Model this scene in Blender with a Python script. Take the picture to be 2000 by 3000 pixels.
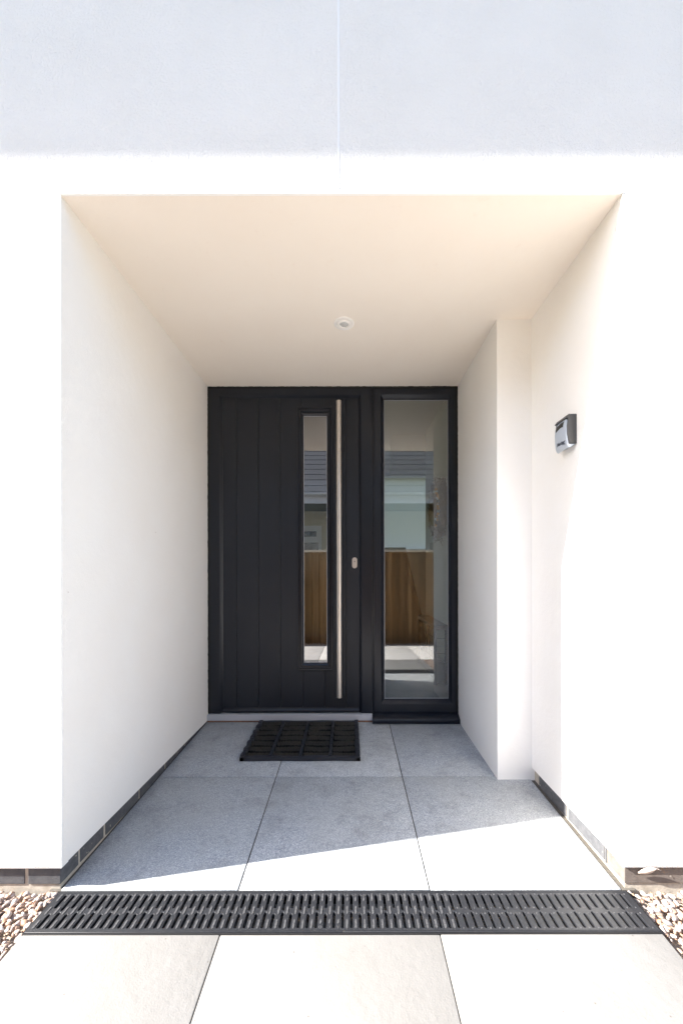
import bpy, bmesh, math, random
import numpy as np
from mathutils import Vector, Matrix
R = math.radians
random.seed(7); np.random.seed(7)
S = bpy.context.scene
for o in list(bpy.data.objects): bpy.data.objects.remove(o)

# ------------------------------------------------------------------ camera
cam_d = bpy.data.cameras.new('camera'); cam = bpy.data.objects.new('camera', cam_d)
S.collection.objects.link(cam); S.camera = cam
cam_d.sensor_fit = 'VERTICAL'; cam_d.sensor_height = 36; cam_d.sensor_width = 24
cam_d.lens = 1110/3000*36
cam_d.shift_x = -22/3000; cam_d.shift_y = 175/3000
cam_d.clip_start = 0.02; cam_d.clip_end = 500
cam.location = (0, 0, .955)
cam.rotation_euler = (R(90), R(0.10), 0)

# ------------------------------------------------------------------ sky, sun, exposure
LD = Vector((1.756, .339, -1.17)).normalized()          # direction the sunlight travels
EL = math.asin(-LD.z); AZ = math.atan2(-LD.x, -LD.y)
W = bpy.data.worlds.new('World'); S.world = W; W.use_nodes = True
nt = W.node_tree; nt.nodes.clear()
sky = nt.nodes.new('ShaderNodeTexSky'); sky.sky_type = 'NISHITA'; sky.sun_disc = False
sky.sun_elevation = EL; sky.sun_rotation = AZ % (2*math.pi)
sky.air_density = 1.0; sky.dust_density = 1.0; sky.ozone_density = 0.6
bg = nt.nodes.new('ShaderNodeBackground'); bg.inputs[1].default_value = 0.136
wo = nt.nodes.new('ShaderNodeOutputWorld')
nt.links.new(sky.outputs[0], bg.inputs[0]); nt.links.new(bg.outputs[0], wo.inputs[0])
sd = bpy.data.lights.new('sun', 'SUN'); sd.energy = 5.0; sd.angle = R(.53); sd.color = (1, .96, .905)
sun = bpy.data.objects.new('sun', sd); S.collection.objects.link(sun)
sun.rotation_euler = LD.to_track_quat('-Z', 'Y').to_euler(); sun.location = (-5, -3, 6)
S.view_settings.view_transform = 'Standard'; S.view_settings.look = 'None'
S.view_settings.gamma = 1; S.view_settings.exposure = 2.10
S.render.engine = 'CYCLES'
S.cycles.max_bounces = 12; S.cycles.diffuse_bounces = 8; S.cycles.glossy_bounces = 4
S.cycles.transmission_bounces = 6; S.cycles.transparent_max_bounces = 12
S.cycles.caustics_reflective = False; S.cycles.caustics_refractive = False

# ------------------------------------------------------------------ materials
class Mat:
    def __init__(s, name, col=(.5,.5,.5), rough=.6, metal=0, spec=.5, coord='Object'):
        s.m = bpy.data.materials.new(name); s.m.use_nodes = True
        s.t = s.m.node_tree; s.n = s.t.nodes; s.l = s.t.links
        s.b = s.n['Principled BSDF']
        s.b.inputs['Base Color'].default_value = (*col, 1)
        s.b.inputs['Roughness'].default_value = rough
        s.b.inputs['Metallic'].default_value = metal
        s.b.inputs['Specular IOR Level'].default_value = spec
        s.c = s.n.new('ShaderNodeTexCoord').outputs[coord]
        s.bumpn = None
    def noise(s, scale, detail=4, rough=.6, stretch=None, dist=0):
        v = s.c
        if stretch:
            mp = s.n.new('ShaderNodeMapping'); mp.inputs['Scale'].default_value = stretch
            s.l.new(v, mp.inputs[0]); v = mp.outputs[0]
        t = s.n.new('ShaderNodeTexNoise'); t.inputs['Scale'].default_value = scale
        t.inputs['Detail'].default_value = detail; t.inputs['Roughness'].default_value = rough
        t.inputs['Distortion'].default_value = dist
        s.l.new(v, t.inputs['Vector']); return t.outputs['Fac']
    def voro(s, scale, out='Distance', feature='F1'):
        t = s.n.new('ShaderNodeTexVoronoi'); t.inputs['Scale'].default_value = scale; t.feature = feature
        s.l.new(s.c, t.inputs['Vector']); return t.outputs[out]
    def ramp(s, fac, stops, interp='LINEAR'):
        r = s.n.new('ShaderNodeValToRGB'); r.color_ramp.interpolation = interp
        e = r.color_ramp.elements
        while len(e) < len(stops): e.new(.5)
        for i, (p, c) in enumerate(stops):
            e[i].position = p; e[i].color = (*c, 1) if len(c) == 3 else c
        s.l.new(fac, r.inputs[0]); return r.outputs[0]
    def mix(s, fac, a, b, mode='MIX'):
        m = s.n.new('ShaderNodeMix'); m.data_type = 'RGBA'; m.blend_type = mode
        for i, v in ((0, fac), (6, a), (7, b)):
            if isinstance(v, (int, float)): m.inputs[i].default_value = v
            elif isinstance(v, tuple): m.inputs[i].default_value = (*v, 1)
            else: s.l.new(v, m.inputs[i])
        return m.outputs[2]
    def math(s, op, a, b):
        m = s.n.new('ShaderNodeMath'); m.operation = op
        for i, v in ((0, a), (1, b)):
            if isinstance(v, (int, float)): m.inputs[i].default_value = v
            else: s.l.new(v, m.inputs[i])
        return m.outputs[0]
    def color(s, sock): s.l.new(sock, s.b.inputs['Base Color']); return s
    def roughness(s, sock): s.l.new(sock, s.b.inputs['Roughness']); return s
    def bump(s, h, dist=.001, strength=1):
        b = s.n.new('ShaderNodeBump'); b.inputs['Distance'].default_value = dist
        b.inputs['Strength'].default_value = strength
        s.l.new(h, b.inputs['Height'])
        if s.bumpn: s.l.new(s.bumpn, b.inputs['Normal'])
        s.bumpn = b.outputs[0]; s.l.new(s.bumpn, s.b.inputs['Normal']); return s

def lerp3(a, b): return [(0, a), (1, b)]
M = {}
# textured outside render: worm-like trowel texture
m = Mat('rough_render', (.80,.80,.79), .9, spec=.2)
n1 = m.noise(112, 5, .66, dist=.5); n2 = m.noise(3.0, 4)
m.color(m.ramp(n2, [(.3, (.835,.81,.77)), (.7, (.875,.85,.81))]))
m.bump(m.ramp(n1, [(.34, (0,0,0)), (.62, (1,1,1))]), .0019, .7); m.bump(m.noise(2.2, 3), .02, .35); M['render'] = m.m
m = Mat('fine_render', (.80,.77,.72), .9, spec=.2)
n1 = m.noise(170, 4, .6); n2 = m.noise(3.4, 5); st = m.noise(26, 6, .75)
c = m.ramp(n2, [(.3, (.87,.845,.81)), (.7, (.885,.87,.845))])
c = m.mix(m.ramp(st, [(.66, (0,0,0)), (.78, (.18,.18,.18))]), c, (.72,.63,.54))
sp = m.ramp(m.voro(5.5), [(.010, (.8,.8,.8)), (.016, (0,0,0))]); c = m.mix(sp, c, (.30,.24,.20))
m.color(c); m.bump(n1, .0010, .6); m.bump(m.noise(45, 5, .65), .0015, .5); m.bump(m.noise(5, 3), .008, .35); M['smooth'] = m.m
m = Mat('bounce_warmed_ceiling', (.8,.77,.72), .9, spec=.2)
c = m.ramp(m.noise(2.6, 5), [(.3, (.865,.795,.715)), (.7, (.885,.825,.75))])  # warm bounce from the sunlit paving is put into this ceiling colour
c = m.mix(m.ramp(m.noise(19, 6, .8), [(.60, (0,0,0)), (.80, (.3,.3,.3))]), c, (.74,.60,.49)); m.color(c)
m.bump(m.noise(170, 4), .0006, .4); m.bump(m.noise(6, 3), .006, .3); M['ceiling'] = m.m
m = Mat('bead', (.84,.83,.81), .6); m.bump(m.noise(60), .0006, .3); M['bead'] = m.m; m.b.inputs['Base Color'].default_value = (.89,.885,.87,1)
# brick plinth
def brick_mat(name, a, b):
    m = Mat(name, a, .75); n = m.noise(38, 6, .7); n2 = m.noise(160, 3)
    c = m.ramp(n, [(.25, a), (.75, b)])
    sp = m.ramp(m.noise(75, 2, .5), [(.70, (0,0,0)), (.74, (1,1,1))])
    c = m.mix(sp, c, (.38,.35,.30)); m.color(c); m.bump(n2, .0012, .6); return m.m
M['brick'] = brick_mat('blue_brick', (.055,.058,.066), (.13,.13,.135))
M['brick_brown'] = brick_mat('brown_brick', (.12,.10,.088), (.22,.19,.165))
M['brick_pale'] = brick_mat('pale_brick', (.20,.20,.20), (.36,.355,.34))
m = Mat('mortar', (.42,.38,.31), .95); m.color(m.ramp(m.noise(50, 5), [(.3, (.36,.32,.26)), (.7, (.56,.51,.43))])); m.bump(m.noise(200), .001, .7); M['mortar'] = m.m
# porch slabs: speckled granite aggregate
m = Mat('granite_slab', (.3,.3,.3), .8, spec=.35)
v = m.voro(430, 'Color'); vs = m.n.new('ShaderNodeSeparateColor'); m.l.new(v, vs.inputs[0])
c = m.ramp(vs.outputs[0], [(0, (.23,.255,.285)), (.45, (.40,.42,.45)), (.84, (.53,.55,.565)), (.95, (.66,.67,.67)), (1, (.78,.78,.76))])
big = m.noise(2.4, 5, .6); c = m.mix(m.ramp(big, [(.35, (0,0,0)), (.68, (.55,.55,.55))]), c, (.43,.43,.41))
c = m.mix(m.ramp(m.noise(14, 6, .7), [(.53, (0,0,0)), (.75, (.45,.45,.45))]), c, (.15,.155,.165))
at = m.n.new('ShaderNodeAttribute'); at.attribute_name = 'tone'
c = m.mix(1.0, c, m.ramp(at.outputs['Fac'], lerp3((.86,.865,.87), (1.06,1.05,1.03))), 'MULTIPLY')
c = m.mix(m.ramp(m.noise(5.5, 7, .72, dist=.4), [(.50, (0,0,0)), (.72, (.5,.5,.5))]), c, (.20,.20,.20))
m.color(c); m.bump(m.voro(260), .0012, .6); M['granite'] = m.m
m = Mat('bounce_lightened_slab', (.6,.56,.5), .85, spec=.3)
c = m.ramp(m.noise(3.5, 6, .65), [(.3, (.64,.60,.555)), (.7, (.72,.69,.65))])  # patio slabs lightened so they bounce more light onto the porch ceiling
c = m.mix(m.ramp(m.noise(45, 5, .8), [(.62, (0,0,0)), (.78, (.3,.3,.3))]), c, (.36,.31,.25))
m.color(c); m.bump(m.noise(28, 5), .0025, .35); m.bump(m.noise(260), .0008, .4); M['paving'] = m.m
m = Mat('sun_darkened_stained_slab', (.4,.38,.34), .85, spec=.25)
c = m.ramp(m.noise(4.5, 7, .68), [(.30, (.222,.213,.200)), (.50, (.238,.230,.218)), (.72, (.252,.245,.235))])  # same paving, colour darkened to offset full sun; stains mixed in below
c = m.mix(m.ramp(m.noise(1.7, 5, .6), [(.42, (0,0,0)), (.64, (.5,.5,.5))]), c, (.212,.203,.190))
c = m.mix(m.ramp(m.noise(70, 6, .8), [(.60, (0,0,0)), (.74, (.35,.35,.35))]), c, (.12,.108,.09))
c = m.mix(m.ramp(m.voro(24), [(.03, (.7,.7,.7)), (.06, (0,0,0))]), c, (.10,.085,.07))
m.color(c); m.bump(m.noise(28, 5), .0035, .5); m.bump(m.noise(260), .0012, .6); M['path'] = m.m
m = Mat('joint_sand', (.10,.09,.08), .95); m.color(m.ramp(m.noise(90, 4), lerp3((.035,.033,.03), (.16,.14,.115)))); M['joint'] = m.m
# black drain plastic
m = Mat('drain_plastic', (.022,.023,.026), .42)
dust = m.ramp(m.noise(24, 7, .75), [(.56, (0,0,0)), (.80, (.35,.35,.35))])
c = m.mix(dust, m.ramp(m.noise(240, 2), lerp3((.012,.013,.016), (.022,.023,.027))), (.10,.098,.095)); m.color(c)
m.roughness(m.ramp(m.noise(40, 3), lerp3((.33,)*3, (.6,)*3))); m.bump(m.noise(500, 2), .0004, .5); M['grate'] = m.m
m = Mat('drain_pad', (.06,.06,.065), .6); m.color(m.ramp(m.noise(300, 3), [(.3, (.025,.025,.028)), (.7, (.10,.10,.105))])); m.bump(m.noise(420, 2), .001, .9); M['pad'] = m.m
m = Mat('drain_dark', (.006,.006,.007), .6); M['trough'] = m.m
M['mat_base'] = Mat('mat_base', (.003,.003,.003), .9, spec=.1).m
m = Mat('mat_rubber', (.022,.024,.030), .5); m.bump(m.noise(120, 3), .001, .5); M['rubber'] = m.m
m = Mat('mat_bristle', (.012,.011,.010), .9, spec=.25)
m.color(m.ramp(m.noise(150, 3), lerp3((.022,.020,.017), (.12,.11,.092)))); m.bump(m.noise(420, 2), .002, 1); M['bristle'] = m.m
# anthracite door
def anthra(name, rough, wood):
    m = Mat(name, (.020,.0225,.028), rough, spec=.4)
    m.color(m.ramp(m.noise(5, 5), lerp3((.0078,.0100,.0160), (.0100,.0128,.0200))))
    if wood: m.bump(m.noise(60, 6, .6, stretch=(6, 6, .35)), .0006, .35)
    m.bump(m.noise(300, 2), .0002, .25); return m.m
M['door'] = anthra('door_skin', .42, True); M['frame'] = anthra('frame_foil', .28, False)
m = Mat('seal', (.008,.008,.008), .8); m.bump(m.noise(80), .002, .8); M['seal'] = m.m
m = Mat('steel', (.62,.575,.53), .27, 1); m.roughness(m.ramp(m.noise(60, 2, stretch=(1,1,.02)), lerp3((.34,)*3, (.46,)*3))); M['steel'] = m.m
m = Mat('aluminium', (.55,.56,.60), .45, .35); m.bump(m.noise(80), .0004, .4); M['alu'] = m.m
m = Mat('packer', (.22,.12,.07), .9); m.color(m.ramp(m.noise(30, 4), lerp3((.09,.06,.04), (.40,.22,.13)))); M['packer'] = m.m
M['white'] = Mat('white_plastic', (.90,.88,.85), .5).m
M['dark_slot'] = Mat('dark_slot', (.02,.018,.016), .5).m
def glass(name, refl, tint):
    m = bpy.data.materials.new(name); m.use_nodes = True; t = m.node_tree; t.nodes.clear()
    o = t.nodes.new('ShaderNodeOutputMaterial'); mx = t.nodes.new('ShaderNodeMixShader')
    tr = t.nodes.new('ShaderNodeBsdfTransparent'); tr.inputs[0].default_value = (*tint, 1)
    gl = t.nodes.new('ShaderNodeBsdfGlossy'); gl.inputs['Roughness'].default_value = 0.0
    gl.inputs['Color'].default_value = (.97,.98,1,1)
    fr = t.nodes.new('ShaderNodeFresnel'); fr.inputs[0].default_value = 1.5
    ad = t.nodes.new('ShaderNodeMath'); ad.operation = 'ADD'; ad.inputs[1].default_value = refl
    t.links.new(fr.outputs[0], ad.inputs[0]); t.links.new(ad.outputs[0], mx.inputs[0])
    t.links.new(tr.outputs[0], mx.inputs[1]); t.links.new(gl.outputs[0], mx.inputs[2]); t.links.new(mx.outputs[0], o.inputs[0])
    return m
M['glass_door'] = glass('door_glass', .19, (.13,.13,.13)); M['glass_side'] = glass('sidelight_glass', .075, (.88,.90,.89))
M['glass_house'] = glass('window_glass', .08, (.6,.62,.63))
m = bpy.data.materials.new('frosted_glass'); m.use_nodes = True; t = m.node_tree; t.nodes.clear()
o_ = t.nodes.new('ShaderNodeOutputMaterial'); tl = t.nodes.new('ShaderNodeBsdfTranslucent'); tl.inputs[0].default_value = (.54,.53,.51,1)
t.links.new(tl.outputs[0], o_.inputs[0]); M['glass_frost'] = m
M['glass_clear'] = glass('clear_glass', .0, (.97,.97,.97))
# timber
m = Mat('fence_timber', (.3,.17,.08), .85, spec=.25)
g = m.noise(22, 6, .6, stretch=(1,1,.06), dist=.5); c = m.ramp(g, [(.25, (.27,.150,.062)), (.75, (.62,.39,.19))])
c = m.mix(m.ramp(m.voro(7), [(.03, (1,1,1)), (.08, (0,0,0))]), c, (.12,.06,.03))
bd = m.noise(9.3, 0, 0, stretch=(1, 1, .0)); c = m.mix(m.ramp(bd, [(.35, (0,0,0)), (.65, (.6,.6,.6))]), c, (.22,.13,.065))
g0 = m.n.new('ShaderNodeObjectInfo')
at = m.n.new('ShaderNodeAttribute'); at.attribute_name = 'tone'
c = m.mix(at.outputs['Fac'], m.mix(1.0, c, (.46,.42,.36), 'MULTIPLY'), c); m.color(c); m.bump(g, .002, .4); M['timber'] = m.m
M['cap'] = Mat('fence_cap', (.62,.55,.45), .8).m
m = Mat('cream_render', (.62,.58,.46), .9); m.bump(m.noise(60), .002, .5); M['cream'] = m.m
m = Mat('roof_tile', (.12,.12,.125), .8); m.color(m.ramp(m.noise(8, 5), lerp3((.055,.056,.062), (.12,.118,.12)))); m.bump(m.noise(90), .002, .5); M['tile'] = m.m
M['upvc'] = Mat('white_upvc', (.72,.74,.78), .4).m
M['soffit'] = Mat('olive_soffit', (.20,.19,.14), .8).m
m = Mat('curtain', (.35,.34,.33), .9); m.color(m.ramp(m.noise(14, 3, .5, stretch=(1,1,.03)), [(.35, (.15,.15,.16)), (.65, (.5,.49,.48))])); M['curtain'] = m.m
# stones
m = Mat('pebble', (.5,.4,.3), .55, spec=.4)
at = m.n.new('ShaderNodeAttribute'); at.attribute_name = 'tone'
c = m.ramp(at.outputs['Fac'], [(0, (.35,.295,.26)), (.20, (.32,.20,.135)), (.34, (.41,.355,.325)), (.50, (.12,.10,.09)), (.55, (.33,.17,.10)), (.62, (.36,.255,.20)), (.82, (.19,.185,.185)), (.90, (.54,.49,.46))], 'CONSTANT')
c = m.mix(m.ramp(m.noise(55, 5, .7), [(.42, (0,0,0)), (.66, (.7,.7,.7))]), c, (.41,.29,.22))
m.color(c); m.bump(m.noise(180, 4), .0012, .6); M['pebble'] = m.m
m = Mat('earth', (.26,.2,.14), .95); m.color(m.ramp(m.noise(40, 6, .7), lerp3((.28,.23,.18), (.55,.46,.37)))); m.bump(m.noise(70, 5), .01, .8); M['earth'] = m.m
m = Mat('lawn', (.07,.1,.03), .95); m.color(m.ramp(m.noise(3, 8, .7), lerp3((.05,.075,.022), (.12,.14,.05)))); m.bump(m.noise(120, 4), .02, .8); M['lawn'] = m.m
# interior
m = Mat('hall_paint', (.78,.77,.70), .8); m.bump(m.noise(120), .0005, .3); M['paint'] = m.m
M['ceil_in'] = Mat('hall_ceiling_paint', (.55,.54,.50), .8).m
m = Mat('hall_floor', (.22,.19,.165), .45); m.color(m.ramp(m.noise(6, 6, .6, stretch=(1,.1,1)), lerp3((.17,.145,.125), (.30,.265,.23)))); M['hfloor'] = m.m
M['black_metal'] = Mat('black_metal', (.02,.021,.023), .5, .3).m
M['dark_board'] = Mat('dark_board', (.09,.085,.08), .6).m
m = Mat('twig', (.17,.12,.08), .9); m.color(m.ramp(m.noise(60, 3), lerp3((.07,.038,.018), (.30,.175,.085)))); M['twig'] = m.m
M['amber'] = Mat('amber_bead', (.75,.33,.06), .35).m; M['pearl'] = Mat('pearl_bead', (.8,.8,.76), .3).m
M['silver'] = Mat('silver_cover', (.42,.46,.52), .6, 0).m
M['dgrey'] = Mat('dark_grey_plastic', (.045,.044,.046), .45).m
M['print'] = Mat('dark_print', (.03,.035,.06), .5).m
M['web'] = Mat('dry_web', (.6,.58,.54), .9).m

# ------------------------------------------------------------------ helpers
col = S.collection
OFF = {}                                        # world offset of every root
def link(name, me, mats, parent=None, smooth=False, loc=None):
    o = bpy.data.objects.new(name, me); col.objects.link(o)
    mats = mats if isinstance(mats, (list, tuple)) else [mats]
    for k in mats: me.materials.append(M[k] if isinstance(k, str) else k)
    if smooth: me.shade_smooth()
    if parent is not None:
        o.parent = parent; off = OFF[parent.name]; OFF[o.name] = off
        me.transform(Matrix.Translation(-off))
    else:
        off = Vector(loc) if loc else Vector((0,0,0)); OFF[o.name] = off
        me.transform(Matrix.Translation(-off)); o.location = off
    return o
def empty(name, loc, label, cat, group=None):
    o = bpy.data.objects.new(name, None); col.objects.link(o); o.location = loc; o.empty_display_size = .1
    OFF[o.name] = Vector(loc); return tag(o, label, cat, group)
def tag(o, label=None, cat=None, group=None, kind=None):
    if label: o['label'] = label
    if cat: o['category'] = cat
    if group: o['group'] = group
    if kind: o['kind'] = kind
    return o
class MB:
    def __init__(s): s.bm = bmesh.new()
    def box(s, x0, x1, y0, y1, z0, z1, bev=0, mi=0, fn=None):
        b = bmesh.new(); r = bmesh.ops.create_cube(b, size=1)
        for v in b.verts:
            v.co = Vector((x0+(v.co.x+.5)*(x1-x0), y0+(v.co.y+.5)*(y1-y0), z0+(v.co.z+.5)*(z1-z0)))
        if bev: bmesh.ops.bevel(b, geom=b.edges[:], offset=bev, segments=2, affect='EDGES', profile=.5)
        if fn:
            for v in b.verts: v.co = Vector(fn(v.co))
        s.merge(b, mi); return s
    def merge(s, b, mi=0):
        for f in b.faces: f.material_index = mi
        me = bpy.data.meshes.new('tmp'); b.to_mesh(me); b.free(); s.bm.from_mesh(me); bpy.data.meshes.remove(me)
    def poly(s, pts, mi=0):
        f = s.bm.faces.new([s.bm.verts.new(p) for p in pts]); f.material_index = mi; return f
    def prism(s, pts, vec, mi=0):
        """closed prism: polygon pts swept by vec"""
        a = [s.bm.verts.new(p) for p in pts]; b = [s.bm.verts.new(Vector(p)+Vector(vec)) for p in pts]
        fs = [s.bm.faces.new(a), s.bm.faces.new(b[::-1])]; n = len(a)
        for i in range(n): fs.append(s.bm.faces.new((a[i], b[i], b[(i+1)%n], a[(i+1)%n])))
        for f in fs: f.material_index = mi
        return s
    def cyl(s, p0, p1, r0, r1=None, seg=16, mi=0, cap=True):
        p0, p1 = Vector(p0), Vector(p1); r1 = r0 if r1 is None else r1
        b = bmesh.new(); L = (p1-p0).length
        bmesh.ops.create_cone(b, cap_ends=cap, segments=seg, radius1=r0, radius2=r1, depth=L)
        q = (p1-p0).to_track_quat('Z', 'Y').to_matrix().to_4x4()
        bmesh.ops.transform(b, matrix=Matrix.Translation((p0+p1)/2) @ q, verts=b.verts); s.merge(b, mi); return s
    def lathe(s, prof, c, axis='Z', seg=48, mi=0, sx=1):
        rings = []
        for r, h in prof:
            rings.append([s.bm.verts.new((c[0]+r*math.cos(2*math.pi*i/seg)*sx, c[1]+r*math.sin(2*math.pi*i/seg), c[2]+h)) for i in range(seg)])
        for a, b in zip(rings, rings[1:]):
            for i in range(seg):
                f = s.bm.faces.new((a[i], a[(i+1)%seg], b[(i+1)%seg], b[i])); f.material_index = mi
        return s
    def mitre(s, x0, x1, z0, z1, prof, k=(1,1,1,1), mi=0):
        """profile [(inset, y)] swept round a rectangle in the XZ plane; k = inset scale left,right,bottom,top"""
        loops = []
        for d, y in prof:
            loops.append([s.bm.verts.new(p) for p in ((x0+d*k[0], y, z0+d*k[2]), (x1-d*k[1], y, z0+d*k[2]), (x1-d*k[1], y, z1-d*k[3]), (x0+d*k[0], y, z1-d*k[3]))])
        for a, b in zip(loops, loops[1:]):
            for i in range(4):
                f = s.bm.faces.new((a[i], a[(i+1)%4], b[(i+1)%4], b[i])); f.material_index = mi
        return s
    def done(s, name, mats, parent=None, smooth=False, loc=None, recalc=True):
        if recalc: bmesh.ops.recalc_face_normals(s.bm, faces=s.bm.faces[:])
        me = bpy.data.meshes.new(name); s.bm.to_mesh(me); s.bm.free()
        return link(name, me, mats, parent, smooth, loc)
def auto_smooth(o, ang=35):
    me = o.data; me.shade_smooth()
    me.set_sharp_from_angle(angle=R(ang))
def text_mesh(txt, size, extrude, shear=0, bold=0):
    cu = bpy.data.curves.new('t', 'FONT'); cu.body = txt; cu.size = size; cu.extrude = extrude; cu.shear = shear; cu.offset = bold
    cu.align_x = 'CENTER'; cu.align_y = 'CENTER'; cu.resolution_u = 3
    o = bpy.data.objects.new('t', cu); col.objects.link(o); bpy.context.view_layer.update()
    me = bpy.data.meshes.new_from_object(o.evaluated_get(bpy.context.evaluated_depsgraph_get()))
    bpy.data.objects.remove(o); bpy.data.curves.remove(cu); return me

# ------------------------------------------------------------------ key dimensions
XL, XR, XN = -.901, .857, .695        # porch left wall, right wall, nib face
YF, YN, YD = 1.186, 1.780, 2.420      # facade, nib, door frame plane
ZC = 2.139                            # porch ceiling
def zfl(y): return -.043 + (y-YF)/(YD-YF)*.043 if y > 1.18 else -.044
def zout(y): return -.044 - max(0, 1.046-y)*.055

# ------------------------------------------------------------------ setting: ground and paving
g = MB()
g.poly([(-80,-80,-.30),(80,-80,-.30),(80,80,-.30),(-80,80,-.30)])
tag(g.done('ground', 'lawn'), kind='structure')

def slabs(rects, zf, thick, bev, jit=.0006):
    b = MB(); b.tones = []
    for (x0, x1, y0, y1) in rects:
        dz = random.uniform(-jit, jit); n0 = len(b.bm.verts)
        b.box(x0, x1, y0, y1, -thick, 0, bev, 0, lambda c: (c.x, c.y, c.z+zf(c.y)+dz))
        b.tones += [random.random()]*(len(b.bm.verts)-n0)
    return b
def settone(o, b):
    a = o.data.attributes.new('tone', 'FLOAT', 'POINT'); a.data.foreach_set('value', b.tones)
J = .0022
xs = [XL-.03, -.349, .252, XR+.03]; ys = [YF+.001, 1.806, 2.47]
b = MB()
rects = []
for i in range(3):
    for j in range(2):
        rects.append((xs[i]+J, xs[i+1]-J, ys[j]+J, ys[j+1]-J))
rects = [((x0+.024 if x0 < XL else x0), (x1-.034 if x1 > XR else x1), y0, y1) for x0, x1, y0, y1 in rects]
b = slabs(rects, zfl, .04, .0018)
pf = b.done('porch_floor', 'granite'); settone(pf, b); auto_smooth(pf); tag(pf, kind='structure')
b = MB(); b.box(XL-.04, XR+.04, YF+.004, 2.47, -.06, -.004, 0, 0, lambda c: (c.x, c.y, c.z+zfl(c.y)))
tag(b.done('mortar_bed', 'joint'), kind='structure')

# outside slabs: path between the gravel strips, then wider paving to the fence
rects = []
px = [-.902, -.357, .249, .862]
for i in range(3): rects.append((px[i]+.0013, px[i+1]-.0013, .446+J, 1.044))
b = slabs(rects, zout, .04, .0025, .001)
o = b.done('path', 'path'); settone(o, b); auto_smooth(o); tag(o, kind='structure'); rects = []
yy = .446
gx = [-.357+.606*k for k in range(-9, 10)]
for k in range(2):
    y0 = yy-.6
    for i in range(len(gx)-1): rects.append((gx[i]+J, gx[i+1]-J, y0+J, yy-J))
    yy = y0
b = slabs(rects, zout, .04, .0025, .001)
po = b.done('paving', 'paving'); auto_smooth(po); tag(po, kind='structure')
b = MB(); b.box(-6, 6, -1.2, 1.25, -.07, -.0045-.02, 0, 0, lambda c: (c.x, c.y, c.z+zout(c.y)))
tag(b.done('gravel_bed', 'earth'), kind='structure')
b = MB(); b.box(-5.8, 5.1, yy, .446, -.019, -.005, 0, 0, lambda c: (c.x, c.y, c.z+zout(c.y)))
b.box(-.902, .862, .446, 1.043, -.019, -.0035, 0, 0, lambda c: (c.x, c.y, c.z+zout(c.y)))
tag(b.done('paving_bed', 'joint'), kind='structure')

# gravel
def gravel(name, regions, zf, size, base, label):
    tb = bmesh.new(); bmesh.ops.create_icosphere(tb, subdivisions=2, radius=1)
    bv = np.array([v.co[:] for v in tb.verts]); tb.verts.ensure_lookup_table(); bf = [[v.index for v in f.verts] for f in tb.faces]; tb.free()
    bf = np.array(bf); V = []; F = []; T = []; off = 0
    for (x0, x1, y0, y1, n) in regions:
        for i in range(n):
            x, y = random.uniform(x0, x1), random.uniform(y0, y1)
            s = size*random.uniform(.55, 1.35)
            sc = np.array([s*random.uniform(.8, 1.5), s*random.uniform(.6, 1.0), s*random.uniform(.4, .75)])*.5
            # facetted, slightly angular flints
            v = bv*(1+.13*np.sin(bv@np.random.uniform(-4, 4, (3,))+random.random()*6)[:, None])
            for _ in range(5):
                d = np.random.normal(size=3); d /= np.linalg.norm(d); c = random.uniform(.42, .8)
                h = v@d; v = v-np.outer(np.maximum(h-c, 0), d)*.9
            v = v*sc
            m = np.array(Matrix.Rotation(random.uniform(0, 6.28), 3, 'Z') @ Matrix.Rotation(random.uniform(-.6, .6), 3, 'X') @ Matrix.Rotation(random.uniform(-.5, .5), 3, 'Y'))
            v = v@m.T + np.array([x, y, zf(x, y)+random.uniform(0, size*.6)])
            V.append(v); F.append(bf+off); T.append(random.random()); off += len(bv)
    V = np.concatenate(V); F = np.concatenate(F)
    me = bpy.data.meshes.new(name); me.from_pydata(V.tolist(), [], F.tolist())
    a = me.attributes.new('tone', 'FLOAT', 'POINT'); a.data.foreach_set('value', np.repeat(np.array(T, dtype=np.float32), len(bv)))
    o = link(name, me, base, smooth=True); return tag(o, label, None, None, 'stuff')
zg = lambda x, y: zout(y)-.016
gravel('gravel', [(-1.5, -.912, .46, 1.19, 3900), (-2.6, -1.5, .46, 1.19, 1300), (.872, 1.5, .46, 1.19, 4100), (1.5, 2.6, .46, 1.19, 1300), (-2.4, 2.4, -1.07, -.76, 1300)],
       zg, .0175, 'pebble', 'loose cream and tan flint gravel filling the strips beside the slabs')

# ------------------------------------------------------------------ the house
house = empty('house', (0, YF, 0), 'white rendered house with a deep square porch recess around the dark front door', 'house')
X0, X1, Y1, ZT = -5.0, 5.0, 5.2, 3.9
# facade (outer textured render skin, 40 mm)
b = MB(); zb = .031
b.prism([(X0,YF,zb),(XL,YF,zb),(XL,YF,ZC),(XR,YF,ZC),(XR,YF,zb),(X1,YF,zb),(X1,YF,ZT),(X0,YF,ZT)], (0,.006,0))
b.done('facade_wall', 'render', house)
# porch reveals
b = MB()
zli = .007
b.prism([(XL,YF+.006,zb-.0005),(XL,2.5,zli),(XL,2.5,ZC+.002),(XL,YF+.006,ZC+.002)], (-.3,0,0))
b.done('porch_wall', 'smooth', house)
b = MB()
b.box(XR, XR+.3, YF+.006, YN+.02, .032, ZC+.002)
b.done('porch_wall', 'smooth', house)
b = MB()
b.box(XN, XR+.02, YN, 2.5, -.03, ZC+.002, .003)
b.done('nib_wall', 'smooth', house)
b = MB(); b.box(XL-.2, XR+.2, YF+.006, 2.5, ZC, ZC+.2); b.done('porch_ceiling', 'ceiling', house)
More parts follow.
